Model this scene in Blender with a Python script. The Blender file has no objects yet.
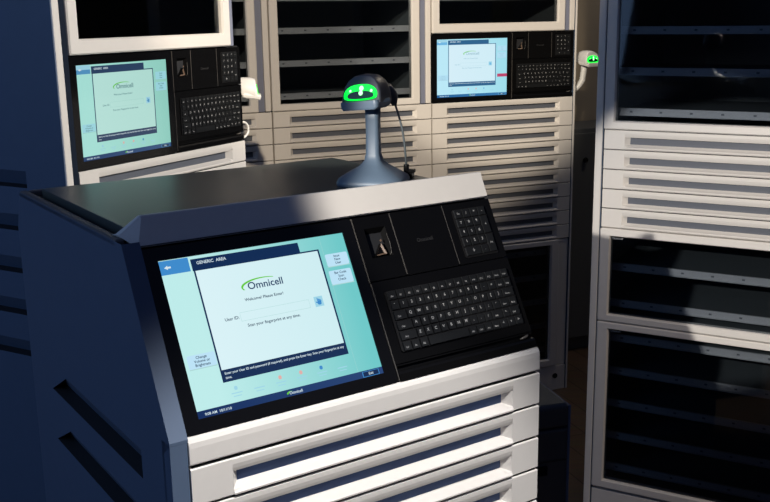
import bpy, bmesh, math, random
from mathutils import Matrix, Vector
random.seed(4)
S = bpy.context.scene
COL = S.collection
R = math.radians
CAMH = 1.534            # camera height above the floor

# ------------------------------------------------------------------ materials
def srgb(r, g, b):
    def f(c):
        c /= 255.0
        return c / 12.92 if c <= 0.04045 else ((c + 0.055) / 1.055) ** 2.4
    return (f(r), f(g), f(b), 1.0)

def mat(name, col, rough=0.5, metal=0.0, spec=0.5, noise=0.0, nscale=40.0, bump=0.0, coat=0.0):
    m = bpy.data.materials.new(name); m.use_nodes = True
    nt = m.node_tree; b = nt.nodes['Principled BSDF']
    b.inputs['Roughness'].default_value = rough
    b.inputs['Metallic'].default_value = metal
    b.inputs['Specular IOR Level'].default_value = spec
    b.inputs['Coat Weight'].default_value = coat
    b.inputs['Base Color'].default_value = col
    tc = nt.nodes.new('ShaderNodeTexCoord')
    n = nt.nodes.new('ShaderNodeTexNoise'); n.inputs['Scale'].default_value = nscale; n.inputs['Detail'].default_value = 4
    nt.links.new(tc.outputs['Object'], n.inputs['Vector'])
    if noise > 0:
        mx = nt.nodes.new('ShaderNodeMix'); mx.data_type = 'RGBA'
        mx.inputs['A'].default_value = tuple(c * (1 - noise) for c in col[:3]) + (1,)
        mx.inputs['B'].default_value = tuple(min(1, c * (1 + noise)) for c in col[:3]) + (1,)
        nt.links.new(n.outputs['Fac'], mx.inputs['Factor'])
        nt.links.new(mx.outputs['Result'], b.inputs['Base Color'])
    if bump > 0:
        bp = nt.nodes.new('ShaderNodeBump'); bp.inputs['Strength'].default_value = bump; bp.inputs['Distance'].default_value = 0.001
        nt.links.new(n.outputs['Fac'], bp.inputs['Height']); nt.links.new(bp.outputs['Normal'], b.inputs['Normal'])
    return m

def emis(name, col, strength=1.0, gloss=True, col2=None, axis=0, span=(0, 1)):
    """a lit piece of a display; col2 gives the wallpaper its two-tone sweep"""
    m = bpy.data.materials.new(name); m.use_nodes = True
    nt = m.node_tree; b = nt.nodes['Principled BSDF']
    b.inputs['Base Color'].default_value = (0.004, 0.004, 0.004, 1)
    b.inputs['Roughness'].default_value = 0.12
    b.inputs['Specular IOR Level'].default_value = 0.5 if gloss else 0.0
    b.inputs['Emission Color'].default_value = col
    b.inputs['Emission Strength'].default_value = strength
    if col2:
        tc = nt.nodes.new('ShaderNodeTexCoord'); sp = nt.nodes.new('ShaderNodeSeparateXYZ')
        mr = nt.nodes.new('ShaderNodeMapRange'); mx = nt.nodes.new('ShaderNodeMix'); mx.data_type = 'RGBA'
        nt.links.new(tc.outputs['Object'], sp.inputs[0]); nt.links.new(sp.outputs[axis], mr.inputs['Value'])
        mr.inputs['From Min'].default_value = span[0]; mr.inputs['From Max'].default_value = span[1]
        mx.inputs['A'].default_value = col; mx.inputs['B'].default_value = col2
        nt.links.new(mr.outputs['Result'], mx.inputs['Factor']); nt.links.new(mx.outputs['Result'], b.inputs['Emission Color'])
    return m

def glass(name, tint, refl=0.65):
    m = bpy.data.materials.new(name); m.use_nodes = True
    nt = m.node_tree; nt.nodes.remove(nt.nodes['Principled BSDF'])
    out = nt.nodes['Material Output']
    t = nt.nodes.new('ShaderNodeBsdfTransparent'); t.inputs['Color'].default_value = tint
    g = nt.nodes.new('ShaderNodeBsdfGlossy'); g.inputs['Roughness'].default_value = 0.03; g.inputs['Color'].default_value = (refl, refl, refl, 1)
    fr = nt.nodes.new('ShaderNodeFresnel'); fr.inputs['IOR'].default_value = 1.5
    mx = nt.nodes.new('ShaderNodeMixShader')
    nt.links.new(fr.outputs[0], mx.inputs[0]); nt.links.new(t.outputs[0], mx.inputs[1]); nt.links.new(g.outputs[0], mx.inputs[2])
    nt.links.new(mx.outputs[0], out.inputs['Surface'])
    return m

def wood(name, c1, c2):
    m = bpy.data.materials.new(name); m.use_nodes = True
    nt = m.node_tree; b = nt.nodes['Principled BSDF']; b.inputs['Roughness'].default_value = 0.42
    tc = nt.nodes.new('ShaderNodeTexCoord'); mp = nt.nodes.new('ShaderNodeMapping')
    mp.inputs['Rotation'].default_value = (0, 0, R(70))
    br = nt.nodes.new('ShaderNodeTexBrick'); br.inputs['Scale'].default_value = 1.0
    br.inputs['Brick Width'].default_value = 1.2; br.inputs['Row Height'].default_value = 0.11
    br.inputs['Mortar Size'].default_value = 0.002
    br.inputs['Color1'].default_value = c1; br.inputs['Color2'].default_value = c2; br.inputs['Mortar'].default_value = (0.01, 0.008, 0.006, 1)
    n = nt.nodes.new('ShaderNodeTexNoise'); n.inputs['Scale'].default_value = 9
    mp2 = nt.nodes.new('ShaderNodeMapping'); mp2.inputs['Rotation'].default_value = (0, 0, R(70)); mp2.inputs['Scale'].default_value = (0.6, 9, 1)
    mx = nt.nodes.new('ShaderNodeMix'); mx.data_type = 'RGBA'; mx.blend_type = 'MULTIPLY'; mx.inputs['Factor'].default_value = 0.6
    L = nt.links.new
    L(tc.outputs['Object'], mp.inputs[0]); L(mp.outputs[0], br.inputs[0]); L(tc.outputs['Object'], mp2.inputs[0]); L(mp2.outputs[0], n.inputs['Vector'])
    L(br.outputs['Color'], mx.inputs['A']); L(n.outputs['Color'], mx.inputs['B']); L(mx.outputs['Result'], b.inputs['Base Color'])
    return m

M = {}
M['channel'] = mat('lit_slate_channel', (0.20, 0.22, 0.30, 1), 0.5, noise=0.03)  # lighter copy of the slate enamel, its lit look put into the colour
M['front'] = mat('pale_enamel', (0.74, 0.71, 0.67, 1), 0.42, noise=0.03, nscale=60)
M['slate'] = mat('slate_blue_enamel', (0.085, 0.125, 0.20, 1), 0.5, noise=0.05, nscale=30)
M['inside'] = mat('dark_cabinet_lining', (0.17, 0.185, 0.19, 1), 0.6, noise=0.05)
M['pull_sky_tint'] = mat('sky_tinted_pull', (0.055, 0.105, 0.26, 1), 0.5, noise=0.03)  # pull pushed bluer, blue sky fill in the recess put into the colour
M['recess'] = mat('slate_pull', (0.10, 0.112, 0.14, 1), 0.5, noise=0.03)
M['strip'] = mat('grey_label_rail', (0.60, 0.585, 0.58, 1), 0.4, noise=0.04)
M['dot'] = mat('rail_clip', (0.18, 0.18, 0.2, 1), 0.5)
M['black'] = mat('black_plastic', (0.004, 0.004, 0.0043, 1), 0.22, spec=0.18, noise=0.1, nscale=90)
M['blackgloss'] = mat('black_gloss', (0.004, 0.004, 0.0045, 1), 0.13, spec=0.35)
M['rubber'] = mat('black_rubber', (0.008, 0.008, 0.009, 1), 0.55, spec=0.15, noise=0.1, nscale=200)
M['key'] = mat('key_grey', (0.011, 0.012, 0.0135, 1), 0.42, spec=0.2)
M['legend'] = mat('key_legend', (0.42, 0.42, 0.42, 1), 0.5)
M['faint'] = mat('faint_print', (0.028, 0.028, 0.029, 1), 0.4)
M['silver'] = mat('bronze_plate', (0.15, 0.10, 0.07, 1), 0.45, metal=0.0)
M['well'] = mat('reader_well', (0.0025, 0.0025, 0.0028, 1), 0.6, spec=0.05)
M['edge'] = mat('grey_plastic_edge', (0.075, 0.07, 0.065, 1), 0.35)
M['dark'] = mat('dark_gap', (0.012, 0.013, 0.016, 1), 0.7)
M['tray'] = mat('dark_glass_top', (0.06, 0.072, 0.068, 1), 0.32, noise=0.02)
M['trayedge'] = mat('tray_rim', (0.12, 0.14, 0.14, 1), 0.25)
M['rim'] = mat('rim_grey', (0.12, 0.115, 0.115, 1), 0.5)
M['scan_dark'] = mat('scanner_charcoal', (0.055, 0.060, 0.075, 1), 0.4, noise=0.05)
M['scan_blue'] = mat('scanner_slate', (0.115, 0.165, 0.225, 1), 0.45, noise=0.04)
M['scan_white'] = mat('scanner_white', (0.78, 0.77, 0.74, 1), 0.4, noise=0.02)
M['cable'] = mat('cable_grey', (0.10, 0.12, 0.13, 1), 0.5)
M['green'] = emis('green_scan_light', (0.0, 1.0, 0.05, 1), 1.6)
M['greenhot'] = emis('green_scan_core', (0.35, 1.0, 0.40, 1), 2.5)
M['greendark'] = mat('scan_window', (0.0, 0.035, 0.008, 1), 0.1)
M['glass'] = glass('tinted_door_glass', (0.74, 0.77, 0.80, 1))
M['badge'] = mat('badge_print', (0.45, 0.46, 0.48, 1), 0.5)
M['floor'] = wood('dark_wood_floor', (0.20, 0.13, 0.08, 1), (0.15, 0.095, 0.055, 1))
M['wall'] = mat('dark_olive_wall', (0.34, 0.29, 0.22, 1), 0.8, noise=0.06, nscale=6, bump=0.1)
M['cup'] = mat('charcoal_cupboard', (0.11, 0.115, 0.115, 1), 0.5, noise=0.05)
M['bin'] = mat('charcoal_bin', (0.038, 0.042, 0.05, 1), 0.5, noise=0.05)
M['binside'] = mat('blue_bin_panel', (0.06, 0.105, 0.2, 1), 0.5)

# ------------------------------------------------------------------ text as mesh data
_tc = {}
def text_geo(s, size, align='LEFT', res=3):
    k = (s, size, align)
    if k in _tc: return _tc[k]
    cu = bpy.data.curves.new('t', 'FONT'); cu.body = s; cu.size = size; cu.align_x = align; cu.align_y = 'CENTER'
    cu.resolution_u = res; cu.offset = size * 0.014
    ob = bpy.data.objects.new('t', cu)
    me = bpy.data.meshes.new_from_object(ob)
    g = ([tuple(v.co) for v in me.vertices], [tuple(p.vertices) for p in me.polygons])
    bpy.data.objects.remove(ob); bpy.data.curves.remove(cu); bpy.data.meshes.remove(me)
    _tc[k] = g
    return g

# ------------------------------------------------------------------ mesh builder
class MB:
    def __init__(self): self.v = []; self.f = []; self.m = []; self.sm = []
    def face(self, pts, m=0, smooth=False):
        i = len(self.v); self.v += [tuple(p) for p in pts]; self.f.append(tuple(range(i, i + len(pts)))); self.m.append(m); self.sm.append(smooth)
    def raw(self, vs, fs, m=0, smooth=False):
        i = len(self.v); self.v += [tuple(p) for p in vs]
        for f in fs: self.f.append(tuple(a + i for a in f)); self.m.append(m); self.sm.append(smooth)
    def box(self, x0, x1, y0, y1, z0, z1, m=0):
        vs = [(x, y, z) for x in (x0, x1) for y in (y0, y1) for z in (z0, z1)]
        self.raw(vs, [(0, 1, 3, 2), (4, 6, 7, 5), (0, 4, 5, 1), (2, 3, 7, 6), (0, 2, 6, 4), (1, 5, 7, 3)], m)
    def prism_x(self, prof, x0, x1, m=0, x0f=None, smooth=False):
        """profile of (y, z), extruded along x"""
        n = len(prof)
        vs = [(x0, y, z) for y, z in prof] + [(x1, y, z) for y, z in prof]
        self.raw(vs, [tuple(range(n)), tuple(range(2 * n - 1, n - 1, -1))], m)
        self.raw(vs, [(i, i + n, (i + 1) % n + n, (i + 1) % n) for i in range(n)], m, smooth)
    def prism_n(self, poly, n0, n1, m=0):
        """polygon in (x, y), extruded along z"""
        n = len(poly)
        vs = [(x, y, n0) for x, y in poly] + [(x, y, n1) for x, y in poly]
        self.raw(vs, [tuple(range(n - 1, -1, -1)), tuple(range(n, 2 * n))] + [(i, (i + 1) % n, (i + 1) % n + n, i + n) for i in range(n)], m)
    def loft(self, rings, m=0, cap=True, smooth=True):
        n = len(rings[0]); vs = [p for r in rings for p in r]; fs = []
        for k in range(len(rings) - 1):
            for i in range(n):
                j = (i + 1) % n; fs.append((k * n + i, k * n + j, (k + 1) * n + j, (k + 1) * n + i))
        self.raw(vs, fs, m, smooth)
        if cap:
            self.raw(vs, [tuple(range(n - 1, -1, -1)), tuple((len(rings) - 1) * n + i for i in range(n))], m, False)
    def tube(self, pts, r, m=0, seg=10):
        pts = [Vector(p) for p in pts]; rings = []
        up = Vector((0.13, 0.3, 0.94))
        for i, p in enumerate(pts):
            d = (pts[min(i + 1, len(pts) - 1)] - pts[max(i - 1, 0)]).normalized()
            a = d.cross(up).normalized() if abs(d.dot(up)) < 0.98 else d.cross(Vector((1, 0, 0))).normalized()
            b = d.cross(a); rr = r[i] if isinstance(r, (list, tuple)) else r
            rings.append([p + a * (rr * math.cos(t)) + b * (rr * math.sin(t)) for t in [2 * math.pi * k / seg for k in range(seg)]])
        self.loft(rings, m)
    def text(self, s, x, y, n, size, m=0, align='LEFT', width=None, sx=1.0):
        vs, fs = text_geo(s, size, align)
        if not vs: return
        if width:
            w = max(v[0] for v in vs) - min(v[0] for v in vs); sx = width / w
        self.raw([(x + a * sx, y + b, n) for a, b, c in vs], fs, m)
    def build(self, name, mats, parent=None, mtx=None, bevel=0.0, seg=2, data=None):
        if data is None:
            me = bpy.data.meshes.new(name)
            me.from_pydata(self.v, [], self.f)
            for mm in mats: me.materials.append(M[mm])
            for p, mi, s in zip(me.polygons, self.m, self.sm): p.material_index = mi; p.use_smooth = s
            bm = bmesh.new(); bm.from_mesh(me)
            bmesh.ops.remove_doubles(bm, verts=bm.verts, dist=1e-6)
            if bevel: bmesh.ops.recalc_face_normals(bm, faces=bm.faces)
            bm.to_mesh(me); bm.free()
        else: me = data
        o = bpy.data.objects.new(name, me); COL.objects.link(o)
        if parent: o.parent = parent
        if mtx is not None: o.matrix_local = mtx
        if bevel:
            b = o.modifiers.new('Bevel', 'BEVEL'); b.width = bevel; b.segments = seg; b.limit_method = 'ANGLE'; b.angle_limit = R(35)
        return o

def thing(name, label, cat, loc, rz=0.0, group=None):
    o = bpy.data.objects.new(name, None); COL.objects.link(o); o.empty_display_size = 0.1
    o.location = loc; o.rotation_euler = (0, 0, rz); o['label'] = label; o['category'] = cat
    if group: o['group'] = group
    return o

def rrect(x0, x1, y0, y1, r, n=4):
    p = []
    for cx, cy, a0 in ((x1 - r, y1 - r, 0), (x0 + r, y1 - r, 90), (x0 + r, y0 + r, 180), (x1 - r, y0 + r, 270)):
        for k in range(n + 1):
            a = R(a0 + 90 * k / n); p.append((cx + r * math.cos(a), cy + r * math.sin(a)))
    return p

# ------------------------------------------------------------------ the control console, in panel space: x = right, y = up the panel, z = out of it
PH = 0.2585
PAL = {
 'near':  dict(bg=(192, 238, 236), bg2=(112, 202, 202), dlg=(222, 245, 250), dlg2=(205, 238, 242), navy=(18, 44, 84), btn=(190, 228, 248), blue=(64, 140, 205), bar=(12, 42, 92), txt=(40, 62, 90), ink=(28, 60, 100), st=0.98),
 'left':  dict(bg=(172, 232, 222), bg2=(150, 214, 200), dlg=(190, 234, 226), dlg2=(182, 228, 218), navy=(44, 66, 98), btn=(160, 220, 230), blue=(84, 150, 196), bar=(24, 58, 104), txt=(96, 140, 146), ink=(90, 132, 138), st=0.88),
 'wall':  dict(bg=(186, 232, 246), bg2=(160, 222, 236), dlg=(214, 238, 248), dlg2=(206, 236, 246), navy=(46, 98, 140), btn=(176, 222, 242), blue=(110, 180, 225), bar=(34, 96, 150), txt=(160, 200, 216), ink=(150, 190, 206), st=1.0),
}
def screen_mats(key):
    p = PAL[key]; s = p['st']; out = []
    def e(n, c, c2=None, span=(0.02, 0.31)):
        nm = 'display_%s_%s' % (n, key); M[nm] = emis(nm, srgb(*c), s, True, srgb(*c2) if c2 else None, 0, span); out.append(nm)
    e('wallpaper', p['bg'], p['bg2'], (0.06, 0.30)); e('dialog', p['dlg'], p['dlg2']); e('navy', p['navy']); e('button', p['btn']); e('blue', p['blue'])
    e('bar', p['bar'], tuple(min(255, c + 26) for c in p['bar'])); e('text', p['txt']); e('ink', p['ink']); e('lime', (104, 204, 60)); e('white', (214, 232, 240))
    e('rose', (190, 70, 110)); e('line', tuple(int(c * 0.90) for c in p['bg'])); e('pale', (160, 214, 232)); e('salmon', (226, 176, 170)); e('aqua', tuple(int(c * 0.95) for c in p['bg2']))
    return out

def swoosh(b, x0, y0, w, h, n, m):
    """the green sweep beside the wordmark: thick at its left tip, thin along the top"""
    outer = []; inner = []
    for k in range(17):
        a = R(205 - 150 * k / 16)
        outer.append((x0 + w * 0.5 + w * 0.5 * math.cos(a), y0 + h * math.sin(a)))
        t = 1 - k / 16.0
        a2 = R(212 - 157 * k / 16)
        inner.append((x0 + w * 0.5 + w * 0.5 * math.cos(a2) + 0.006 * math.sin(math.pi * t) * t, y0 + h * math.sin(a2) * (0.90 - 0.22 * t)))
    for k in range(16):
        b.face([(outer[k][0], outer[k][1], n), (inner[k][0], inner[k][1], n), (inner[k + 1][0], inner[k + 1][1], n), (outer[k + 1][0], outer[k + 1][1], n)], m)

def display_mb(key):
    b = MB(); n0 = -0.0018
    lay = lambda k: n0 + 0.00025 * k
    def rect(x0, x1, y0, y1, m, k): b.face([(x0, y0, lay(k)), (x1, y0, lay(k)), (x1, y1, lay(k)), (x0, y1, lay(k))], m)
    W, Dg, NV, BT, BL, BAR, TX, INK, LM, WH, RO, LN, PL, SA, AQ = range(15)
    rect(0.0205, 0.3120, 0.0188, 0.2382, W, 0)
    rect(0.0205, 0.3120, 0.0188, 0.0300, BAR, 1)
    rect(0.2700, 0.2703, 0.03, 0.2382, LN, 1)
    # back button with its arrow
    rect(0.0215, 0.0640, 0.2165, 0.2362, BL, 1); rect(0.0215, 0.0640, 0.2262, 0.2362, PL if key != 'near' else BL, 2)
    b.face([(0.028, 0.2262, lay(3)), (0.033, 0.2232, lay(3)), (0.033, 0.2292, lay(3))], WH); rect(0.033, 0.0375, 0.2250, 0.2275, WH, 3)
    # title tab and dialog
    rect(0.0668, 0.2335, 0.2160, 0.2328, NV, 1)
    b.text('GENERIC  AREA', 0.0745, 0.2265, lay(2), 0.0062, WH)
    rect(0.0678, 0.2640, 0.0590, 0.2180, NV, 1)
    rect(0.0702, 0.2612, 0.0758, 0.2158, Dg, 2)
    b.text('Enter your User ID and password (if required), and press the Enter key. Scan your fingerprint at any', 0.0728, 0.0705, lay(3), 0.0046, WH, width=0.186)
    b.text('time.', 0.0728, 0.0645, lay(3), 0.0046, WH)
    # wordmark
    swoosh(b, 0.1290, 0.1815, 0.066, 0.0105, lay(3), LM)
    b.text('Omnicell', 0.1385, 0.1815, lay(4), 0.0145, INK, width=0.0545)
    b.text('Welcome! Please Enter!', 0.1595, 0.1635, lay(3), 0.0058, TX, 'CENTER', width=0.060)
    b.text('User ID:', 0.0930, 0.1413, lay(3), 0.0062, TX, width=0.021)
    for (x0, x1, y0, y1) in ((0.1165, 0.2250, 0.1472, 0.1476), (0.1165, 0.2250, 0.1352, 0.1356), (0.1165, 0.1169, 0.1352, 0.1476), (0.2246, 0.2250, 0.1352, 0.1476)):
        rect(x0, x1, y0, y1, LN, 3)
    b.text('Scan your fingerprint at any time.', 0.1648, 0.1280, lay(3), 0.0060, TX, 'CENTER', width=0.082)
    # little hand with a raised finger
    rect(0.2335, 0.2475, 0.1345, 0.1495, PL, 3)
    b.face([(x, y, lay(4)) for x, y in rrect(0.2378, 0.2440, 0.1370, 0.1430, 0.0022, 3)], BL)
    for hx, hy in ((0.2380, 0.1475), (0.2398, 0.1462), (0.2415, 0.1452), (0.2431, 0.1444)):
        b.face([(x, y, lay(4)) for x, y in rrect(hx, hx + 0.0014, 0.1410, hy, 0.0006, 2)], BL)
    b.face([(0.2380, 0.1392, lay(4)), (0.2380, 0.1412, lay(4)), (0.2357, 0.1424, lay(4)), (0.2350, 0.1412, lay(4))], BL)
    # side buttons
    for (x0, x1, y0, y1, lines) in ((0.0270, 0.0668, 0.0850, 0.1035, ('Change', 'Volume or', 'Brightness')), (0.2712, 0.3085, 0.1893, 0.2082, ('Issue', 'New', 'User')), (0.2695, 0.3072, 0.1618, 0.1828, ('Bar Code', 'Scan', 'Check'))):
        b.face([(x, y, lay(1)) for x, y in rrect(x0, x1, y0, y1, 0.002, 2)], BT)
        rect(x0, x1, y0 - 0.0012, y0, LN, 1)
        for i, s in enumerate(lines): b.text(s, (x0 + x1) / 2, y1 - 0.0042 - i * 0.0052, lay(3), 0.0052, TX, 'CENTER')
    if key == 'wall': rect(0.270, 0.311, 0.0900, 0.1020, RO, 2)
    # row of pale shortcut icons
    for i, x in enumerate((0.0830, 0.1165, 0.1495, 0.1820, 0.2145, 0.2475)):
        b.face([(px, py, lay(3)) for px, py in rrect(x - 0.0025, x + 0.0025, 0.0460, 0.0515, 0.002, 3)], (PL, W, SA, SA, BL, W)[i])
        rect(x - 0.008, x + 0.008, 0.0415, 0.0428, PL, 3); rect(x - 0.006, x + 0.006, 0.0375, 0.0386, PL, 3)
    # bottom bar
    swoosh(b, 0.1530, 0.0243, 0.012, 0.0030, lay(3), LM)
    b.text('Omnicell', 0.1570, 0.0243, lay(3), 0.0056, WH)
    b.text('9:08 AM  10/11/10', 0.0320, 0.0242, lay(3), 0.0050, WH, width=0.038)
    rect(0.2760, 0.3040, 0.0205, 0.0286, BL, 2); rect(0.2772, 0.3028, 0.0212, 0.0279, NV, 3); b.text('Exit', 0.2900, 0.0245, lay(4), 0.0052, WH, 'CENTER')
    return b

_shared = {}
def shared(key, mb_fn, name, mats, parent, mtx=None, bevel=0.0, seg=2):
    if key in _shared: return MB().build(name, mats, parent, mtx, bevel, seg, data=_shared[key])
    o = mb_fn().build(name, mats, parent, mtx, bevel, seg); _shared[key] = o.data
    return o

def keycap(w, h, legend, size, lx=0.0, ly=0.0):
    b = MB(); t = 0.0028; i = 0.0008
    vs = [(-w, -h, 0), (w, -h, 0), (w, h, 0), (-w, h, 0), (-w + i, -h + i * 1.1, t), (w - i, -h + i * 1.1, t), (w - i, h - i, t), (-w + i, h - i, t)]
    b.raw(vs, [(4, 5, 6, 7), (0, 1, 5, 4), (1, 2, 6, 5), (2, 3, 7, 6), (3, 0, 4, 7)], 0)
    if legend: b.text(legend, lx, ly, t + 0.0002, size, 1, 'CENTER')
    return b

KB_ROWS = [
 [('Esc', 1), ('F1', 1), ('F2', 1), ('F3', 1), ('F4', 1), ('F5', 1), ('F6', 1), ('F7', 1), ('F8', 1), ('F9', 1), ('F10', 1), ('F11', 1), ('F12', 1), ('Num', 1), ('PrtSc', 1)],
 [('`', 1), ('1', 1), ('2', 1), ('3', 1), ('4', 1), ('5', 1), ('6', 1), ('7', 1), ('8', 1), ('9', 1), ('0', 1), ('-', 1), ('=', 1), ('Back', 1.1), ('Del', 0.9)],
 [('Tab', 1.5), ('Q', 1), ('W', 1), ('E', 1), ('R', 1), ('T', 1), ('Y', 1), ('U', 1), ('I', 1), ('O', 1), ('P', 1), ('[', 1), (']', 1), ('Home', 1.5)],
 [('Caps', 1.8), ('A', 1), ('S', 1), ('D', 1), ('F', 1), ('G', 1), ('H', 1), ('J', 1), ('K', 1), ('L', 1), (';', 1), ("'", 1), ('Enter', 1.2), ('PgUp', 1)],
 [('Shift', 2.1), ('Z', 1), ('X', 1), ('C', 1), ('V', 1), ('B', 1), ('N', 1), ('M', 1), (',', 1), ('.', 1), ('/', 1), ('Shift', 1.5), ('^', 1), ('End', 0.4 + 1.0 - 0.0)],
 [('Ctrl', 1), ('Fn', 1), ('Alt', 1), ('', 5), ('Alt', 1), ('Ctrl', 1), ('Ins', 1), ('Menu', 1), ('<', 1), ('v', 1), ('>', 1)],
]

def console(root, P, key):
    """every part of the black control panel, parented to root; P places panel space"""
    # bezel round the display
    def bezel():
        b = MB(); o = rrect(0.0015, 0.3300, 0.0015, PH - 0.002, 0.006, 4); n = len(o)
        inn = []
        for x, y in o:       # ring between the outer outline and the screen opening
            inn.append((min(max(x, 0.0218), 0.3108), min(max(y, 0.0200), 0.2370)))
        b.raw([(x, y, 0) for x, y in o] + [(x, y, 0) for x, y in inn] + [(x, y, -0.012) for x, y in o] + [(x, y, -0.003) for x, y in inn],
              [(i, (i + 1) % n, (i + 1) % n + n, i + n) for i in range(n)] + [(i, i + 2 * n, (i + 1) % n + 2 * n, (i + 1) % n) for i in range(n)] + [(i + n, (i + 1) % n + n, (i + 1) % n + 3 * n, i + 3 * n) for i in range(n)] + [tuple(range(3 * n - 1, 2 * n - 1, -1))], 0)
        return b
    shared('bezel', bezel, 'screen_bezel', ['blackgloss'], root, P)
    mats = screen_mats(key)
    d = display_mb(key).build('display', mats, root, P); d['label'] = 'lit teal touch screen showing a sign-in window'
    # backing of the panel
    def back():
        b = MB(); b.box(0.0, 0.6, 0.0, PH, -0.03, -0.008); return b
    shared('cback', back, 'panel_backing', ['dark'], root, P)
    # fingerprint reader
    def fp():
        b = MB(); x0, x1, y0, y1 = 0.3335, 0.3995, 0.1555, 0.2560
        ox = rrect(x0, x1, y0, y1, 0.0012, 2); n = len(ox)
        cx, cy = 0.3675, 0.2130
        ring = []
        for x, y in ox:
            dx, dy = x - cx, y - cy
            ring.append((cx + max(-0.019, min(0.019, dx)), cy + max(-0.023, min(0.024, dy))))
        b.raw([(x, y, 0) for x, y in ox] + [(x, y, 0) for x, y in ring] + [(cx + (x - cx) * 0.62, cy + (y - cy) * 0.72 - 0.002, -0.010) for x, y in ring] + [(x, y, -0.012) for x, y in ox],
              [(i, (i + 1) % n, (i + 1) % n + n, i + n) for i in range(n)] + [(i, i + 3 * n, (i + 1) % n + 3 * n, (i + 1) % n) for i in range(n)], 0)
        b.raw([(x, y, 0) for x, y in ring] + [(cx + (x - cx) * 0.62, cy + (y - cy) * 0.72 - 0.002, -0.010) for x, y in ring], [(i, (i + 1) % n, (i + 1) % n + n, i + n) for i in range(n)] + [tuple(range(n, 2 * n))], 1)
        return b
    f = shared('fp', fp, 'fingerprint_reader', ['black', 'well'], root, P)
    def sensor():
        b = MB(); n = 0.0006
        a, c, e = (0.3560, 0.1925), (0.3760, 0.1935), (0.3705, 0.2115)
        ce = ((a[0] + c[0] + e[0]) / 3, (a[1] + c[1] + e[1]) / 3)
        o = [a, c, e]; i = [(ce[0] + (x - ce[0]) * 0.60, ce[1] + (y - ce[1]) * 0.60) for x, y in o]
        for k in range(3):
            j = (k + 1) % 3
            b.face([(*o[k], n), (*o[j], n), (*i[j], n - 0.0022), (*i[k], n - 0.0022)], 0)
            b.face([(*o[k], n), (*o[k], n - 0.008), (*o[j], n - 0.008), (*o[j], n)], 1)
        b.face([(*p, n - 0.0022) for p in i], 1)
        b.raw([(0.3715 + 0.0022 * math.cos(t), 0.2155 + 0.0022 * math.sin(t), 0.0002) for t in [k * math.pi / 4 for k in range(8)]], [tuple(range(8))], 0)
        b.tube([(0.3852, 0.2250, 0.0006), (0.3862, 0.2100, 0.0008), (0.3850, 0.1965, 0.0006), (0.3815, 0.1915, 0.0002)], 0.0005, 2, 6)
        return b
    shared('sensor', sensor, 'sensor_plate', ['silver', 'black', 'edge'], f); 
    # blank cover with its faint mark
    def cover():
        b = MB(); b.prism_n(rrect(0.4013, 0.5005, 0.1555, 0.2560, 0.0012, 2), -0.012, 0.0006, 0)
        b.text('Omnicell', 0.4510, 0.2060, 0.0008, 0.0085, 1, 'CENTER'); return b
    shared('cover', cover, 'blank_cover', ['black', 'faint'], root, P)
    # seams that catch the light
    for x, y0, y1 in ((0.4004, 0.157, 0.2555), (0.5014, 0.157, 0.2555), (0.3315, 0.154, 0.2555), (0.3322, 0.004, 0.1525)):
        def seam():
            b = MB(); b.box(x - 0.0007, x + 0.0007, y0, y1, -0.006, 0.0005); return b
        shared(('seam', x), seam, 'divider_trim', ['edge'], root, P)
    # number pad
    def pad():
        b = MB(); b.prism_n(rrect(0.5023, 0.5985, 0.1555, 0.2560, 0.0012, 2), -0.012, 0.0, 0)
        b.prism_n(rrect(0.5170, 0.5842, 0.1635, 0.2450, 0.004, 3), 0.0, 0.0016, 1); return b
    npd = shared('pad', pad, 'number_pad', ['black', 'rubber'], root, P)
    px = [0.5262, 0.5420, 0.5578, 0.5738]; py = [0.2365, 0.2212, 0.2058, 0.1900, 0.1735]
    np_keys = [(px[i], py[0], 1, 1, s) for i, s in enumerate(('Esc', '/', '*', '-'))]
    for r, row in enumerate(('789', '456', '123')):
        np_keys += [(px[i], py[r + 1], 1, 1, s) for i, s in enumerate(row)]
    np_keys += [(px[3], (py[1] + py[2]) / 2, 1, 2, '+'), (px[3], (py[3] + py[4]) / 2, 1, 2, 'Ent'), ((px[0] + px[1]) / 2, py[4], 2, 1, '0'), (px[2], py[4], 1, 1, '.')]
    for x, y, w, h, s in np_keys:
        hw = 0.0073 + 0.0079 * (w - 1); hh = 0.0073 + 0.0078 * (h - 1)
        shared(('nk', s, w, h), lambda: keycap(hw, hh, s, 0.0066 if len(s) == 1 else 0.0042, 0, 0.0005), 'number_key', ['key', 'legend'], npd, Matrix.Translation((x, y, 0.0014)))
    # keyboard
    def kbase():
        b = MB(); b.prism_n(rrect(0.3335, 0.5985, 0.0275, 0.1535, 0.0012, 2), -0.012, 0.0, 0)
        b.prism_n(rrect(0.3497, 0.5885, 0.0420, 0.1362, 0.004, 3), 0.0, 0.0020, 1); return b
    kb = shared('kb', kbase, 'keyboard', ['black', 'rubber'], root, P)
    X0, X1 = 0.3525, 0.5858
    for r, row in enumerate(KB_ROWS):
        tot = sum(w for _, w in row); u = (X1 - X0) / tot; x = X0
        y = 0.1287 - r * 0.0158
        for s, w in row:
            hw = u * w / 2 - 0.0006; hh = 0.0071
            big = len(s) == 1
            shared(('k', s, round(w * u, 4)), lambda: keycap(hw, hh, s, 0.0064 if big else (0.0040 if len(s) < 4 else 0.0034), -hw * 0.25 if not big and w > 1.2 else -0.001, 0.001 if big else -0.0018), 'key', ['key', 'legend'], kb, Matrix.Translation((x + u * w / 2, y, 0.0018)))
            x += u * w
    # lower strip with a finger groove and latch
    def strip():
        b = MB()
        prof = [(0.0015, -0.012), (0.0015, 0.0015), (0.0120, 0.0025), (0.0160, 0.0005), (0.0180, -0.006), (0.0228, -0.006), (0.0242, 0.0), (0.0263, 0.0), (0.0263, -0.012)]
        b.prism_x(prof, 0.3335, 0.5985, 0); return b
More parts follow.
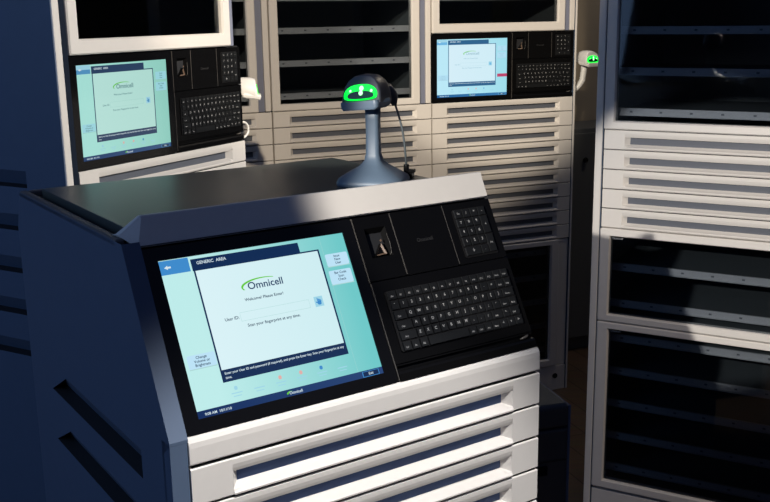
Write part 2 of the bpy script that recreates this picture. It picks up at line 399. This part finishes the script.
    st = shared('strip', strip, 'keyboard_tray_lip', ['black'], root, P)
    def latch():
        b = MB(); b.tube([(0.5740, 0.0195, -0.004), (0.5800, 0.0200, -0.0005), (0.5860, 0.0215, 0.0), (0.5895, 0.0235, -0.001)], [0.0012, 0.0020, 0.0024, 0.0012], 0, 8); return b
    shared('latch', latch, 'latch', ['edge'], st)

# ------------------------------------------------------------------ drawers
def drawer_mb(w=0.597, h=0.0545, thick=0.05):
    """front with a long scooped pull: flat border, dark slot, lip that rolls forward below it"""
    b = MB()
    a0, a1 = 0.058, w - 0.056
    flat = [(0.0015, 0.0), (0.0, -0.0015), (0.0, -h + 0.002), (0.002, -h), (thick, -h), (thick, 0.0)]
    b.prism_x(flat, 0.0, a0, 0); b.prism_x(flat, a1, w, 0)
    b.box(0.003, w - 0.003, 0.0022, thick, 0.0001, 0.0007, 1)          # dark strip on the top face: shade of the drawer gap as colour
    e = 0.010
    # (y, z) outline through the pull
    zt, zk, yk = -0.0195, -0.0400, 0.0150
    top = [(thick, 0.0), (0.0015, 0.0), (0.0, -0.0015), (0.0, -0.0085), (0.0012, -0.0145), (0.0030, zt)]
    b.prism_x(top + [(thick, zt)], a0, a1, 0)
    lip = [(yk, zk), (0.0090, zk - 0.0030), (0.003, zk - 0.0052), (-0.0015, zk - 0.0066), (-0.0035, zk - 0.0085), (-0.0030, zk - 0.0112), (0.0, -h + 0.002), (0.002, -h)]
    b.prism_x(lip + [(thick, -h), (thick, zk)], a0, a1, 0, smooth=False)
    # slanted, rounded ends of the scoop
    for xe, s in ((a0, 1), (a1, -1)):
        b.face([(xe, 0.0, zt + 0.001), (xe, 0.0, zk - 0.004), (xe + s * 0.012, yk, zk), (xe + s * 0.012, yk, zt + 0.001)], 0)
        b.face([(xe, 0.0, zk - 0.004), (xe, -0.0030, zk - 0.0095), (xe + s * 0.010, 0.001, zk - 0.005), (xe + s * 0.012, yk, zk)], 0)
    return b
def pull_mb(w=0.597):
    b = MB(); b.box(0.058 + 0.002, w - 0.058, 0.0152, 0.0200, -0.0398, -0.0197); return b

def drawer(root, x, ztop, h=0.0540, w=0.597):
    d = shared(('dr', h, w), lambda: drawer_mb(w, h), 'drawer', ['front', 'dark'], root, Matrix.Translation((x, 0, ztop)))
    shared(('pull', w), lambda: pull_mb(w), 'handle', ['recess'], d)
    return d

# ------------------------------------------------------------------ glass doors and shelves
def door(root, x0, x1, z0, z1, fr_b, fr_t, shelves, badge=False, fw=0.0265, fwr=0.027):
    """frame, pane and the shelves standing behind it"""
    b = MB(); y0, y1 = -0.006, 0.026
    ix0, ix1, iz0, iz1 = x0 + fw, x1 - fwr, z0 + fr_b, z1 - fr_t
    out = rrect(x0, x1, z0, z1, 0.003, 2); n = len(out)
    inn = [(min(max(x, ix0), ix1), min(max(z, iz0), iz1)) for x, z in out]
    in2 = [(min(max(x, ix0 + 0.003), ix1 - 0.003), min(max(z, iz0 + 0.003), iz1 - 0.003)) for x, z in out]
    vs = [(x, y0 + 0.003, z) for x, z in out]
    o2 = [(x0 + 0.003 + (x - x0) * (x1 - x0 - 0.006) / (x1 - x0), y0, z0 + 0.003 + (z - z0) * (z1 - z0 - 0.006) / (z1 - z0)) for x, z in out]
    vs += o2 + [(x, y0, z) for x, z in inn] + [(x, y0 + 0.006, z) for x, z in in2] + [(x, y1, z) for x, z in in2] + [(x, y1, z) for x, z in out]
    q = []
    for k in range(5): q += [(k * n + i, k * n + (i + 1) % n, (k + 1) * n + (i + 1) % n, (k + 1) * n + i) for i in range(n)]
    q += [(5 * n + i, 5 * n + (i + 1) % n, (i + 1) % n, i) for i in range(n)]
    b.raw(vs, q, 0)
    d = b.build('glass_door', ['front'], root)
    g = MB(); g.box(ix0 + 0.0031, ix1 - 0.0031, 0.008, 0.011, iz0 + 0.0031, iz1 - 0.0031); g.build('glass_pane', ['glass'], d)
    if badge:
        t = MB(); t.text('Omnicell', 0, 0, 0, 0.0085, 0)
        t.build('badge', ['badge'], d, Matrix.Translation((ix0 + 0.006, 0.0072, iz1 - 0.010)) @ Matrix.Rotation(R(90), 4, 'X'))
    for z in shelves:
        s = MB(); s.box(0.006, 0.572, 0.062, 0.52, z - 0.010, z - 0.004)
        so = s.build('shelf', ['inside'], root)
        r = MB(); r.box(0.010, 0.566, 0.052, 0.060, z - 0.0105, z + 0.0105, 0); r.box(0.010, 0.566, 0.046, 0.052, z - 0.0105, z - 0.0085, 0)
        xx = 0.06
        while xx < 0.55:
            r.box(xx - 0.004, xx + 0.004, 0.0510, 0.0520, z - 0.002, z + 0.003, 1); xx += 0.083
        r.build('label_rail', ['strip', 'dot'], so, bevel=0.001)

def side_slots(b, u, v0, v1, z0, z1, slots, sgn, depth=0.022, m=0, md=1):
    """flat side panel at x = u with long slanted vent scoops cut in it"""
    z = z0
    for (va, vb, za, zb) in sorted(slots, key=lambda s: s[2]):
        b.face([(u, v0, z), (u, v1, z), (u, v1, za), (u, v0, za)], m)
        b.face([(u, v0, za), (u, va, za), (u, va, zb), (u, v0, zb)], m)
        b.face([(u, vb, za), (u, v1, za), (u, v1, zb), (u, vb, zb)], m)
        vb2 = vb - 0.085                         # far end is cut on the slant
        b.face([(u, vb, za), (u, vb, zb), (u, vb2, zb)], m)
        ui = u - sgn * depth
        b.face([(u, va, za), (u, vb, za), (ui, vb, za + 0.004), (ui, va, za + 0.004)], md)
        b.face([(ui, va, za + 0.004), (ui, vb, za + 0.004), (u, vb2, zb), (u, va, zb)], m)
        b.face([(u, va, za), (u, va, zb), (ui, va, za + 0.004)], md)
        b.face([(u, vb, za), (u, vb2, zb), (ui, vb, za + 0.004)], md)
        z = zb
    b.face([(u, v0, z), (u, v1, z), (u, v1, z1), (u, v0, z1)], m)

# ------------------------------------------------------------------ tall cabinets
ZC = CAMH - 0.3336        # height of the console sill / top drawer line
ZTOP = ZC + 0.76
def tall_cabinet(label, x, y, yaw, with_console=None, left_panel=False, right_panel=False, post=True, badge=False, lower='one', slots=False, off=0.0):
    root = thing('medication_cabinet', label, 'cabinet', (x, y, 0), yaw, 'tall medication cabinets')
    D = 0.62
    # carcass: open box with dividers
    b = MB()
    x1 = 0.600
    b.box(0.0015, 0.0045, 0.03, D, 0.04, ZTOP, 1); b.box(0.574, 0.578, 0.052, D, 0.04, ZTOP, 1)
    b.box(0.0015, x1, D - 0.01, D, 0.04, ZTOP, 1)
    b.box(0.0015, x1, 0.0, D, ZTOP - 0.02, ZTOP, 0)
    b.box(0.0045, x1 - 0.001, 0.028, D - 0.01, 0.085, 0.10, 1)
    dz = [ZC - 0.561] + ([ZC - 0.281] if lower == 'two' else [])
    for z in dz: b.box(0.0045, x1 - 0.001, 0.055, D - 0.01, z - 0.008, z + 0.004, 1)
    b.box(0.0045, x1 - 0.001, 0.055, D - 0.01, ZC - 0.006, ZC + 0.004, 1)
    b.build('carcass', ['slate', 'inside'], root)
    # slate channel and pale post at the hinge side of the doors
    ch = MB(); ch.box(0.5545, 0.5775, 0.006, 0.026, ZC + (0.2505 if with_console else 0.002), ZTOP - 0.02)
    ch.build('hinge_channel', ['channel'], root)
    if post:
        p = MB(); p.box(0.5790, 0.5985, 0.0, 0.03, ZC + (0.2505 if with_console else 0.002), ZTOP - 0.02); p.build('door_post', ['front'], root, bevel=0.002)
    if left_panel:
        s = MB()
        if slots:
            side_slots(s, -0.024 - off, 0.0, D, 0.0, ZTOP, [(0.12, 0.50, ZC - 0.038 - k * 0.10, ZC + 0.0 - k * 0.10) for k in range(5)], -1, m=0, md=1)
            s.face([(-0.024 - off, 0.03, 0), (-0.0015, 0.03, 0), (-0.0015, 0.03, ZTOP), (-0.024 - off, 0.03, ZTOP)], 0); s.face([(-0.024 - off, 0, ZTOP), (-0.0015, 0, ZTOP), (-0.0015, D, ZTOP), (-0.024 - off, D, ZTOP)], 0)
            s.face([(-0.024 - off, D, 0), (-0.024 - off, D, ZTOP), (-0.0015, D, ZTOP), (-0.0015, D, 0)], 0); s.face([(-0.0015, 0, 0), (-0.0015, D, 0), (-0.0015, D, ZTOP), (-0.0015, 0, ZTOP)], 0)
        else: s.box(-0.024, -0.0015, 0.0, D, 0.0, ZTOP)
        s.build('side_panel', ['slate', 'dark'], root)
        e = MB(); e.box(-0.0235 - off, -0.0030 - off * 1.05, -0.005, 0.0295 if off else 0.0, 0.0, ZTOP); e.build('edge_trim', ['front'], root, bevel=0.003)
    if right_panel:
        s = MB(); s.box(0.6015, 0.608, 0.0, D, 0.0, ZTOP); s.build('side_panel', ['slate'], root)
        e = MB(); e.box(0.6005, 0.6085, -0.004, 0.0, 0.0, ZTOP); e.build('edge_trim', ['front'], root, bevel=0.003)
    # upper door
    if with_console:
        door(root, 0.0, 0.5535, ZC + 0.2505, ZTOP - 0.02, 0.030, 0.03, [ZC + 0.375, ZC + 0.485, ZC + 0.595], fw=0.027)
        P = Matrix.Translation((0, 0.004, ZC)) @ Matrix.Rotation(R(90), 4, 'X') @ Matrix.Diagonal((1, 0.2487 / PH, 1, 1))
        console(root, P, with_console)
    else:
        door(root, 0.0, 0.5535, ZC + 0.0015, ZTOP - 0.02, 0.020, 0.03, [ZC + 0.046, ZC + 0.1585, ZC + 0.270, ZC + 0.38, ZC + 0.49, ZC + 0.60], badge=badge, fw=0.027)
    # drawers
    nd = 5 if lower == 'two' else 10
    for k in range(nd): drawer(root, 0.0015, ZC - 0.0008 - 0.0561 * k)
    if lower == 'two':
        door(root, 0.0, 0.5975, ZC - 0.5575, ZC - 0.2815, 0.018, 0.020, [ZC - 0.405, ZC - 0.515], badge=True, fw=0.027)
        door(root, 0.0, 0.5975, ZC - 1.085, ZC - 0.5605, 0.022, 0.018, [ZC - 0.622 - 0.1035 * k for k in range(5)], badge=True, fw=0.031)
    else:
        door(root, 0.0, 0.5535, ZC - 1.092, ZC - 0.5630, 0.026, 0.018, [ZC - 0.622 - 0.1035 * k for k in range(5)], badge=badge, fw=0.027, fwr=0.033)
        c2 = MB(); c2.box(0.5545, 0.5985, 0.004, 0.026, ZC - 1.092, ZC - 0.5630); c2.build('lower_post', ['front'], root, bevel=0.002)
    base = MB(); base.box(0.0, 0.5985, 0.0, 0.04, 0.0, ZC - 1.0945)
    ba = base.build('base_panel', ['front'], root, bevel=0.002)
    k = MB(); k.raw([(0.55 + 0.011 * math.cos(t), -0.0012, ZC - 1.138 + 0.011 * math.sin(t)) for t in [i * math.pi / 8 for i in range(16)]], [tuple(range(16))]); k.tube([(0.55, 0.002, ZC - 1.138), (0.55, -0.004, ZC - 1.138)], 0.011, 0, 16)
    k.build('lock', ['dark'], ba)
    return root

AX, AY, AYAW = -0.66665, 2.17758, 1.05658
BYAW = 0.38564
CX, CY = 0.18057, 3.69428
DX, DY, DYAW = 0.62036, 2.82040, -0.51101
uB = Vector((math.cos(BYAW), math.sin(BYAW)))
cabA = tall_cabinet('tall pale cabinet at the left with teal sign-in screen and white cable loop', AX, AY, AYAW, 'left', left_panel=True, post=False, slots=True, off=0.016)
cabE = tall_cabinet('pale cabinet seen as a narrow strip just right of the left screen cabinet', CX - 2 * 0.603 * uB.x, CY - 2 * 0.603 * uB.y, BYAW)
cabB = tall_cabinet('pale glass-door shelf cabinet over drawers directly behind the green-lit scanner', CX - 0.603 * uB.x, CY - 0.603 * uB.y, BYAW)
cabC = tall_cabinet('pale cabinet on the back row with a lit blue screen and small black keyboard', CX, CY, BYAW, 'wall', right_panel=True)
cabD = tall_cabinet('tall glass-door shelf cabinet at the right with five drawers and angled away', DX, DY, DYAW, None, left_panel=True, lower='two', badge=True, right_panel=False)

# ------------------------------------------------------------------ the near workstation
FX, FY, FYAW = -0.25288, 1.18667, 0.59148
ZF = CAMH - 0.52735
ws = thing('medication_workstation', 'waist-high workstation in front with a large tilted sign-in screen and keyboard', 'workstation', (FX, FY, 0), FYAW)
UL, UR, VB = -0.025, 0.600, 0.655
def body():
    b = MB()
    # side outline (v, z)
    side = [(0.024, 0.0), (0.024, ZF - 0.06), (0.003, ZF - 0.004), (0.003, ZF), (0.1265, ZF + 0.2355), (VB - 0.03, ZF + 0.2355), (VB, ZF + 0.17), (VB, 0.0)]
    # left side: panel with scoops between v .03 and VB, plus the sloped front corner
    zt = ZF + 0.01
    side_slots(b, UL, 0.024, VB, 0.0, zt - 0.03, [(0.110, 0.53, ZF - 0.090 - 0.092 * k, ZF - 0.047 - 0.092 * k) for k in range(2)], -1, m=0, md=1)
    b.face([(UL, 0.024, zt - 0.03), (UL, VB, zt - 0.03), (UL, VB, ZF + 0.17), (UL, VB - 0.03, ZF + 0.2355), (UL, 0.1265, ZF + 0.2355), (UL, 0.003, ZF), (UL, 0.003, ZF - 0.004)], 0)
    # right side
    b.face([(UR, v, z) for v, z in [(0.024, 0.0), (0.024, ZF - 0.06), (0.014, ZF - 0.004), (0.016, ZF), (0.144, ZF + 0.2275), (0.19, ZF + 0.2355)] + side[5:]], 0)
    # sloped front strip left of the console, and below it
    b.face([(UL, 0.003, ZF), (0.0, 0.003, ZF), (0.0, 0.1265, ZF + 0.2355), (UL, 0.1265, ZF + 0.2355)], 0)
    b.face([(UL, 0.003, ZF - 0.004), (UL, 0.003, ZF), (0.0, 0.003, ZF), (0.0, 0.003, ZF - 0.004)], 0)
    b.face([(UL, 0.024, ZF - 0.06), (UL, 0.003, ZF - 0.004), (0.6, 0.003, ZF - 0.004), (0.6, 0.024, ZF - 0.06)], 0)
    b.face([(UL, 0.024, 0), (UL, 0.024, ZF - 0.06), (0.6, 0.024, ZF - 0.06), (0.6, 0.024, 0)], 0)
    b.box(UL, -0.0015, 0.0032, 0.03, 0.0, ZF - 0.003, 0)
    # back
    b.face([(UL, VB, 0), (UL, VB, ZF + 0.17), (UR, VB, ZF + 0.17), (UR, VB, 0)], 0)
    b.face([(UL, VB, ZF + 0.17), (UL, VB - 0.03, ZF + 0.2355), (UR, VB - 0.03, ZF + 0.2355), (UR, VB, ZF + 0.17)], 0)
    # well under the glass top
    b.face([(UL, 0.1265, ZF + 0.228), (UR, 0.1265, ZF + 0.228), (UR, VB - 0.03, ZF + 0.228), (UL, VB - 0.03, ZF + 0.228)], 1)
    return b
body().build('housing', ['slate', 'dark'], ws)
rim = MB()
for (x0, x1, y0, y1) in ((UL, UL + 0.014, 0.150, VB - 0.03), (UR - 0.014, UR, 0.185, VB - 0.03), (UL + 0.0141, UR - 0.0141, VB - 0.044, VB - 0.03)):
    rim.box(x0, x1, y0, y1, ZF + 0.226, ZF + 0.2375)
rim.build('top_rim', ['rim'], ws, bevel=0.003)
tr = MB(); tr.prism_n(rrect(0.0, 0.570, 0.17, 0.578, 0.004, 3), ZF + 0.229, ZF + 0.2450, 0)
tro = tr.build('glass_top', ['tray'], ws, bevel=0.0015)
# brow over the console
brow = MB()
prof = [(0.1325, ZF + 0.2255), (0.1515, ZF + 0.2640), (0.1530, ZF + 0.2652), (0.1620, ZF + 0.2640), (0.180, ZF + 0.2380), (0.180, ZF + 0.2280)]
rings = []
for x, k in ((0.0, 0), (0.013, 1), (0.6, 1)):
    if k: rings.append([(x, y, z) for y, z in prof])
    else: rings.append([(-0.0 if i in (0,) else -0.018 + 0.012 * (1 if i in (5,) else 0), y if i == 0 else y + 0.004, z if i == 0 else ZF + 0.2375 + 0.008 * (0 if i in (4, 5) else 1) * 0.5) for i, (y, z) in enumerate(prof)])
brow.loft(rings, 0, True, False)
brow.build('console_brow', ['front'], ws, bevel=0.0012)
sl = Vector((0, 0.12596, 0.22577)).normalized()
Pm = Matrix(((1, 0, 0, 0), (0, sl.y, -sl.z, 0.0063), (0, sl.z, sl.y, ZF), (0, 0, 0, 1)))
console(ws, Pm, 'near')
# pale sill below the console
sill = MB(); sill.prism_x([(0.010, ZF + 0.0002), (0.0075, ZF + 0.0004), (0.0035, ZF - 0.0015), (0.0008, ZF - 0.006), (0.0, ZF - 0.013), (0.0, ZF - 0.0350), (0.0015, ZF - 0.0368), (0.023, ZF - 0.0368), (0.023, ZF - 0.01)], -0.0005, 0.6, 0)
sill.build('front_sill', ['front'], ws, bevel=0.002)
gap = MB(); gap.box(0.004, 0.596, 0.0208, 0.0235, 0.06, ZF - 0.03); gap.build('drawer_gap', ['dark'], ws)
for k in range(13):
    dtop = ZF - 0.0412 - 0.0560 * k
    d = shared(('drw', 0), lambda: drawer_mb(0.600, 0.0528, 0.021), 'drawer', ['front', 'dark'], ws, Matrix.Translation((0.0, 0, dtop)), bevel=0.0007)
    shared(('pullw', 0), lambda: pull_mb(0.600), 'handle', ['pull_sky_tint'], d)
bs = MB(); bs.box(0.0, 0.6, 0.003, 0.0235, 0.0, ZF - 0.0412 - 0.056 * 13); bs.build('base_panel', ['front'], ws, bevel=0.002)

# ------------------------------------------------------------------ scanners (local: faces -y)
def head_rings(w, h, L, n=20):
    rings = []
    for (yy, sw, sh, zz) in ((-0.42, 1.0, 0.95, 0.0), (-0.30, 1.0, 0.99, 0.0), (-0.05, 0.97, 1.0, 0.0), (0.2, 0.86, 0.95, 0.0), (0.42, 0.66, 0.82, 0.0), (0.56, 0.42, 0.6, 0.03), (0.62, 0.2, 0.36, 0.08)):
        r = []
        for k in range(n):
            a = 2 * math.pi * k / n; c, s = math.cos(a), math.sin(a)
            px = math.copysign(abs(c) ** 0.75, c) * w / 2 * sw
            pz = (s ** 0.85) * h * sh if s > 0 else -((-s) ** 0.5) * h * 0.10
            shear = 0.30 * max(pz, 0) * max(0.0, -yy) / 0.42
            r.append((px, yy * L + shear, pz + zz * h))
        rings.append(r)
    return rings

def scanner_head(root, mtx, shell, chin, w=0.080, h=0.052, L=0.090, tail=True):
    b = MB(); b.loft(head_rings(w, h, L), 0)
    hd = b.build('scanner_head', [shell], root, mtx)
    # lit window on the front
    g = MB(); yf = -0.42 * L
    def P(x, z, o): return (x, yf + 0.30 * z - o, z)
    N = 24; outer = []; inner = []
    for k in range(N):
        a = 2 * math.pi * k / N; c, s = math.cos(a), math.sin(a)
        px = math.copysign(abs(c) ** 0.8, c)
        outer.append((px * w * 0.44, h * 0.30 + (s * h * 0.36 if s > 0 else -((-s) ** 0.45) * h * 0.19)))
        inner.append((px * w * 0.35, h * 0.28 + (s * h * 0.15 if s > 0 else -((-s) ** 0.5) * h * 0.12)))
    for k in range(N):
        j = (k + 1) % N
        g.face([P(*outer[k], 0.002), P(*outer[j], 0.002), P(*inner[j], 0.0012), P(*inner[k], 0.0012)], 0)
        g.face([P(*outer[k], 0.002), P(*outer[k], -0.004), P(*outer[j], -0.004), P(*outer[j], 0.002)], 0)
    g.face([P(*p, 0.0012) for p in inner], 1)
    for cx, cz, rr in ((0.002, h * 0.52, 0.0042), (0.001, h * 0.36, 0.0038), (-0.018, h * 0.45, 0.0022), (0.020, h * 0.42, 0.0026)):
        g.face([P(cx + rr * math.cos(t), cz + rr * math.sin(t), 0.0024) for t in [2 * math.pi * k / 10 for k in range(10)]], 2)
    g.build('scan_window', ['green', 'greendark', 'greenhot'], hd)
    c = MB(); c.loft([[(x * sx, -0.46 * L + (y + 0.46 * L) * sy, z) for x, y in rrect(-w * 0.50, w * 0.50, -0.52 * L, 0.012, 0.006, 3)] for z, sx, sy in ((-0.010, 0.88, 0.80), (-0.007, 0.97, 0.95), (-0.001, 1.0, 1.0), (0.004, 0.97, 0.95))], 0, True, False)
    c.build('chin', [chin], hd)
    return hd

# scanner on the workstation, standing on the glass top
TZ = ZF + 0.2450
def ws_pt(u, v): return (FX + u * math.cos(FYAW) - v * math.sin(FYAW), FY + u * math.sin(FYAW) + v * math.cos(FYAW))
sx, sy = ws_pt(0.464, 0.268)
sc = thing('barcode_scanner', 'dark scanner on a stand with glowing green window, standing on the near workstation', 'scanner', (sx, sy, TZ + 0.0003), R(-14), 'barcode scanners')
st = MB()
rg = []
for z, hw, y0, y1 in ((0.0, 0.056, -0.052, 0.050), (0.006, 0.057, -0.053, 0.051), (0.012, 0.054, -0.050, 0.049), (0.022, 0.038, -0.034, 0.038), (0.031, 0.022, -0.022, 0.028), (0.039, 0.0145, -0.013, 0.020), (0.050, 0.0118, -0.010, 0.016), (0.085, 0.0112, -0.009, 0.014), (0.108, 0.0114, -0.010, 0.014), (0.135, 0.0122, -0.011, 0.015)):
    rg.append([(x, y, z) for x, y in rrect(-hw, hw, y0, y1, min(hw, (y1 - y0) / 2) * 0.55, 4)])
st.loft(rg, 0); st.build('stand', ['scan_blue'], sc)
scanner_head(sc, Matrix.Translation((-0.001, -0.010, 0.137)) @ Matrix.Rotation(R(-12), 4, 'Z') @ Matrix.Rotation(R(-5), 4, 'Y'), 'scan_dark', 'scan_blue', w=0.068, h=0.046, L=0.084)
tl = MB(); tl.tube([(0.002, 0.020, 0.152), (0.016, 0.034, 0.150), (0.024, 0.046, 0.140), (0.026, 0.049, 0.126)], [0.016, 0.015, 0.010, 0.004], 0, 12); tl.build('cable_boot', ['scan_dark'], sc)
cb = MB(); cb.tube([(0.026, 0.049, 0.130), (0.031, 0.053, 0.112), (0.037, 0.058, 0.085), (0.0405, 0.060, 0.055), (0.0425, 0.062, 0.022)], 0.0018, 0, 8); cb.build('cable', ['cable'], sc)
pl = MB(); pl.box(0.034, 0.054, 0.054, 0.074, 0.0, 0.010); pl.tube([(0.0425, 0.062, 0.024), (0.0425, 0.062, 0.008)], 0.005, 0, 10); pl.box(0.046, 0.058, 0.058, 0.066, 0.010, 0.016); pl.build('cable_plug', ['black'], sc, bevel=0.001)

# white scanners hung on the sides of two cabinets
def side_scanner(label, cab_xy, yaw, u, v, z, face, lean=0.0, loop=False, hu=0.060, wide=0.062):
    c, s = math.cos(yaw), math.sin(yaw)
    wx, wy = cab_xy[0] + u * c - v * s, cab_xy[1] + u * s + v * c
    o = thing('barcode_scanner', label, 'scanner', (wx, wy, z), yaw, 'barcode scanners')
    b = MB()
    if loop: b.tube([(0.007, 0.0, 0.012), (0.03, -0.006, 0.012), (hu, -0.012, 0.010)], 0.006, 0, 10)
    else: b.tube([(0.006, 0.0, -0.116), (0.016, -0.004, -0.106), (0.030, -0.010, -0.090), (0.042, -0.012, -0.070), (0.048, -0.012, -0.035), (0.050, -0.012, -0.010)], [0.006, 0.009, 0.011, 0.012, 0.012, 0.012], 0, 12)
    z0 = -0.004 if loop else -0.128
    b.box(0.0005, 0.006, -0.014, 0.014, z0, z0 + 0.028, 0); b.build('holder', ['scan_white'], o)
    scanner_head(o, Matrix.Translation((hu, -0.012, -0.002)) @ Matrix.Rotation(face, 4, 'Z') @ Matrix.Rotation(lean, 4, 'X'), 'scan_white', 'scan_white', w=wide, h=0.046, L=0.080)
    if loop:
        l = MB(); pts = [(0.0, -0.03 , -0.150)]
        for k in range(13):
            a = R(90 - 180 * k / 12); pts.append((0.020 + 0.026 * math.cos(a), -0.035, -0.094 + 0.021 * math.sin(a)))
        l.tube(pts[1:], 0.0035, 0, 8); l.build('cable_loop', ['scan_white'], o)
    return o
side_scanner('white scanner with a green glow hung on the side of the back-row screen cabinet', (CX, CY), BYAW, 0.6095, 0.03, ZC + 0.128, R(16), R(8), wide=0.076)
side_scanner('white scanner with a cable loop hung on the side of the left screen cabinet', (AX, AY), AYAW, 0.6030, 0.06, ZC + 0.118, R(38), R(8), loop=True, hu=0.072)

# ------------------------------------------------------------------ bin beside the workstation
bn = thing('lidded_bin', 'low charcoal bin with blue edge behind the workstation, below the back-row cabinet', 'bin', (0.085, 1.905, 0), R(17))
BH = CAMH - 0.817
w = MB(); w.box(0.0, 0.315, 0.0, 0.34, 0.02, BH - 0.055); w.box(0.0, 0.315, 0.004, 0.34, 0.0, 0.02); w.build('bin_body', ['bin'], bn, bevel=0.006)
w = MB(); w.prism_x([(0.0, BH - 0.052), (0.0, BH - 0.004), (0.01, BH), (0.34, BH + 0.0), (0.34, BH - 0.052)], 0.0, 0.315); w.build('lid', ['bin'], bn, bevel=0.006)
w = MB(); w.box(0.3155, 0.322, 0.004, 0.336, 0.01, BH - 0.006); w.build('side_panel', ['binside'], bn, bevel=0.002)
w = MB(); w.box(0.245, 0.265, -0.006, 0.0, BH - 0.155, BH - 0.135); w.build('latch', ['black'], bn, bevel=0.001)
w = MB(); w.box(0.005, 0.31, -0.0015, 0.0, BH - 0.128, BH - 0.124); w.build('front_seam', ['dark'], bn)

# cupboard seen dimly in the gap between the back row and the right cabinet
cu = thing('storage_cupboard', 'dim charcoal cupboard in the gap between the back row and right cabinet', 'cupboard', (0.80, 4.34, 0), BYAW)
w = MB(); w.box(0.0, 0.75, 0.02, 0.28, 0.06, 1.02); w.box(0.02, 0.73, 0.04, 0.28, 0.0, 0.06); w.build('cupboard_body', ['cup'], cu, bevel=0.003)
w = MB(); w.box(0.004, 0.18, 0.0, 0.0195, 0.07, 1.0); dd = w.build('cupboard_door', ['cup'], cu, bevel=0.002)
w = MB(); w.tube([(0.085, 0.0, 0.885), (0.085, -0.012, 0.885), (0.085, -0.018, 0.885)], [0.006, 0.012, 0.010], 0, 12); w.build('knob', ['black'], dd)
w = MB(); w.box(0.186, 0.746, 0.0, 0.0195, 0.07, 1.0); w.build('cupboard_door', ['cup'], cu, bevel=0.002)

# ------------------------------------------------------------------ the room
def struct(o): o['kind'] = 'structure'; return o
w = MB(); w.box(-4.5, 4.5, -4.0, 6.5, -0.05, 0.0); struct(w.build('floor', ['floor']))
w = MB(); w.box(-3.2, 3.6, 0.66, 0.76, 0.0, 2.8)
o = w.build('wall_back', ['wall']); o.location = (CX, CY, 0); o.rotation_euler = (0, 0, BYAW); struct(o)
w = MB(); w.box(-3.5, -3.4, -3.2, 4.0, 0.0, 2.8); struct(w.build('wall_left', ['wall']))
w = MB(); w.box(3.2, 3.3, -3.2, 5.2, 0.0, 2.8); struct(w.build('wall_right', ['wall']))

# ------------------------------------------------------------------ light
def spot(name, loc, aim, watts, half, blend, col, size=0.04):
    l = bpy.data.lights.new(name, 'SPOT'); l.energy = watts; l.spot_size = R(2 * half); l.spot_blend = blend; l.color = col; l.shadow_soft_size = size
    o = bpy.data.objects.new(name, l); COL.objects.link(o); o.location = loc
    o.rotation_euler = (Vector(aim) - Vector(loc)).to_track_quat('-Z', 'Y').to_euler()
    return o
# ceiling spots over the back row, and one from the right over the front of the left cabinet
spot('aimed_spot', (0.02, -0.30, 2.60), (-0.12, 3.6, 1.60), 350, 13.0, 0.35, (1.0, 0.84, 0.64))
spot('aimed_spot', (-0.90, 0.00, 2.70), (0.36, 3.8, 1.40), 460, 6.5, 0.45, (1.0, 0.88, 0.72))
spot('aimed_spot', (2.30, 1.15, 2.60), (-0.52, 2.42, 1.34), 430, 10.0, 0.35, (1.0, 0.94, 0.86))
# beam from the left that skims the top of the near workstation and lands on the right cabinet
spot('side_spot', (-1.05, -0.60, 2.00), (0.86, 2.68, 0.93), 430, 6.1, 0.22, (1.0, 0.94, 0.86), 0.02)
# lamp over the front of the near workstation
spot('front_spot', (0.56, 0.30, 2.95), (0.14, 0.97, 0.88), 325, 14.5, 0.30, (1.0, 0.97, 0.94), 0.06)
# added warm fill to lift the right cabinet's lower doors, no lamp known
spot('aimed_spot', (1.55, 0.70, 2.70), (0.80, 2.72, 0.62), 80, 11.0, 0.5, (1.0, 0.84, 0.66))
# added weak fill to brighten the wall gap beside the right cabinet
pl_ = bpy.data.lights.new('gap_fill', 'POINT'); pl_.energy = 13; pl_.color = (1.0, 0.86, 0.66); pl_.shadow_soft_size = 0.1
po = bpy.data.objects.new('gap_fill', pl_); COL.objects.link(po); po.location = (1.25, 3.75, 2.5)
sk = bpy.data.lights.new('blue_side_fill', 'AREA'); sk.shape = 'RECTANGLE'; sk.size = 2.4; sk.size_y = 2.0; sk.energy = 20; sk.color = (0.34, 0.56, 1.0)  # blue area fill added on the left, no window is modelled
ko = bpy.data.objects.new('blue_side_fill', sk); COL.objects.link(ko); ko.location = (-3.0, 0.55, 1.9)
ko.rotation_euler = (Vector((-0.2, 1.5, 0.9)) - ko.location).to_track_quat('-Z', 'Y').to_euler()
wd = bpy.data.worlds.new('room_air'); S.world = wd; wd.use_nodes = True
bg = wd.node_tree.nodes['Background']; bg.inputs['Color'].default_value = (0.30, 0.44, 1.0, 1); bg.inputs['Strength'].default_value = 0.10

# ------------------------------------------------------------------ camera
cd = bpy.data.cameras.new('camera'); cam = bpy.data.objects.new('camera', cd); COL.objects.link(cam)
cd.sensor_width = 36.0; cd.lens = 36.0 * 1004.98 / 770.0; cd.clip_start = 0.05
pt, rl = 0.23491, -0.01536
Xr = Vector((1, 0, 0)); Yu = Vector((0, math.sin(pt), math.cos(pt))); Zf = Vector((0, math.cos(pt), -math.sin(pt)))
c, s = math.cos(rl), math.sin(rl)
right = Xr * c + Yu * s; up = -Xr * s + Yu * c; back = -Zf
cam.matrix_world = Matrix(((right.x, up.x, back.x, 0), (right.y, up.y, back.y, 0), (right.z, up.z, back.z, CAMH), (0, 0, 0, 1)))
S.camera = cam
S.view_settings.view_transform = 'Standard'; S.view_settings.look = 'None'; S.view_settings.gamma = 1; S.view_settings.use_curve_mapping = False
S.view_settings.exposure = 0.0
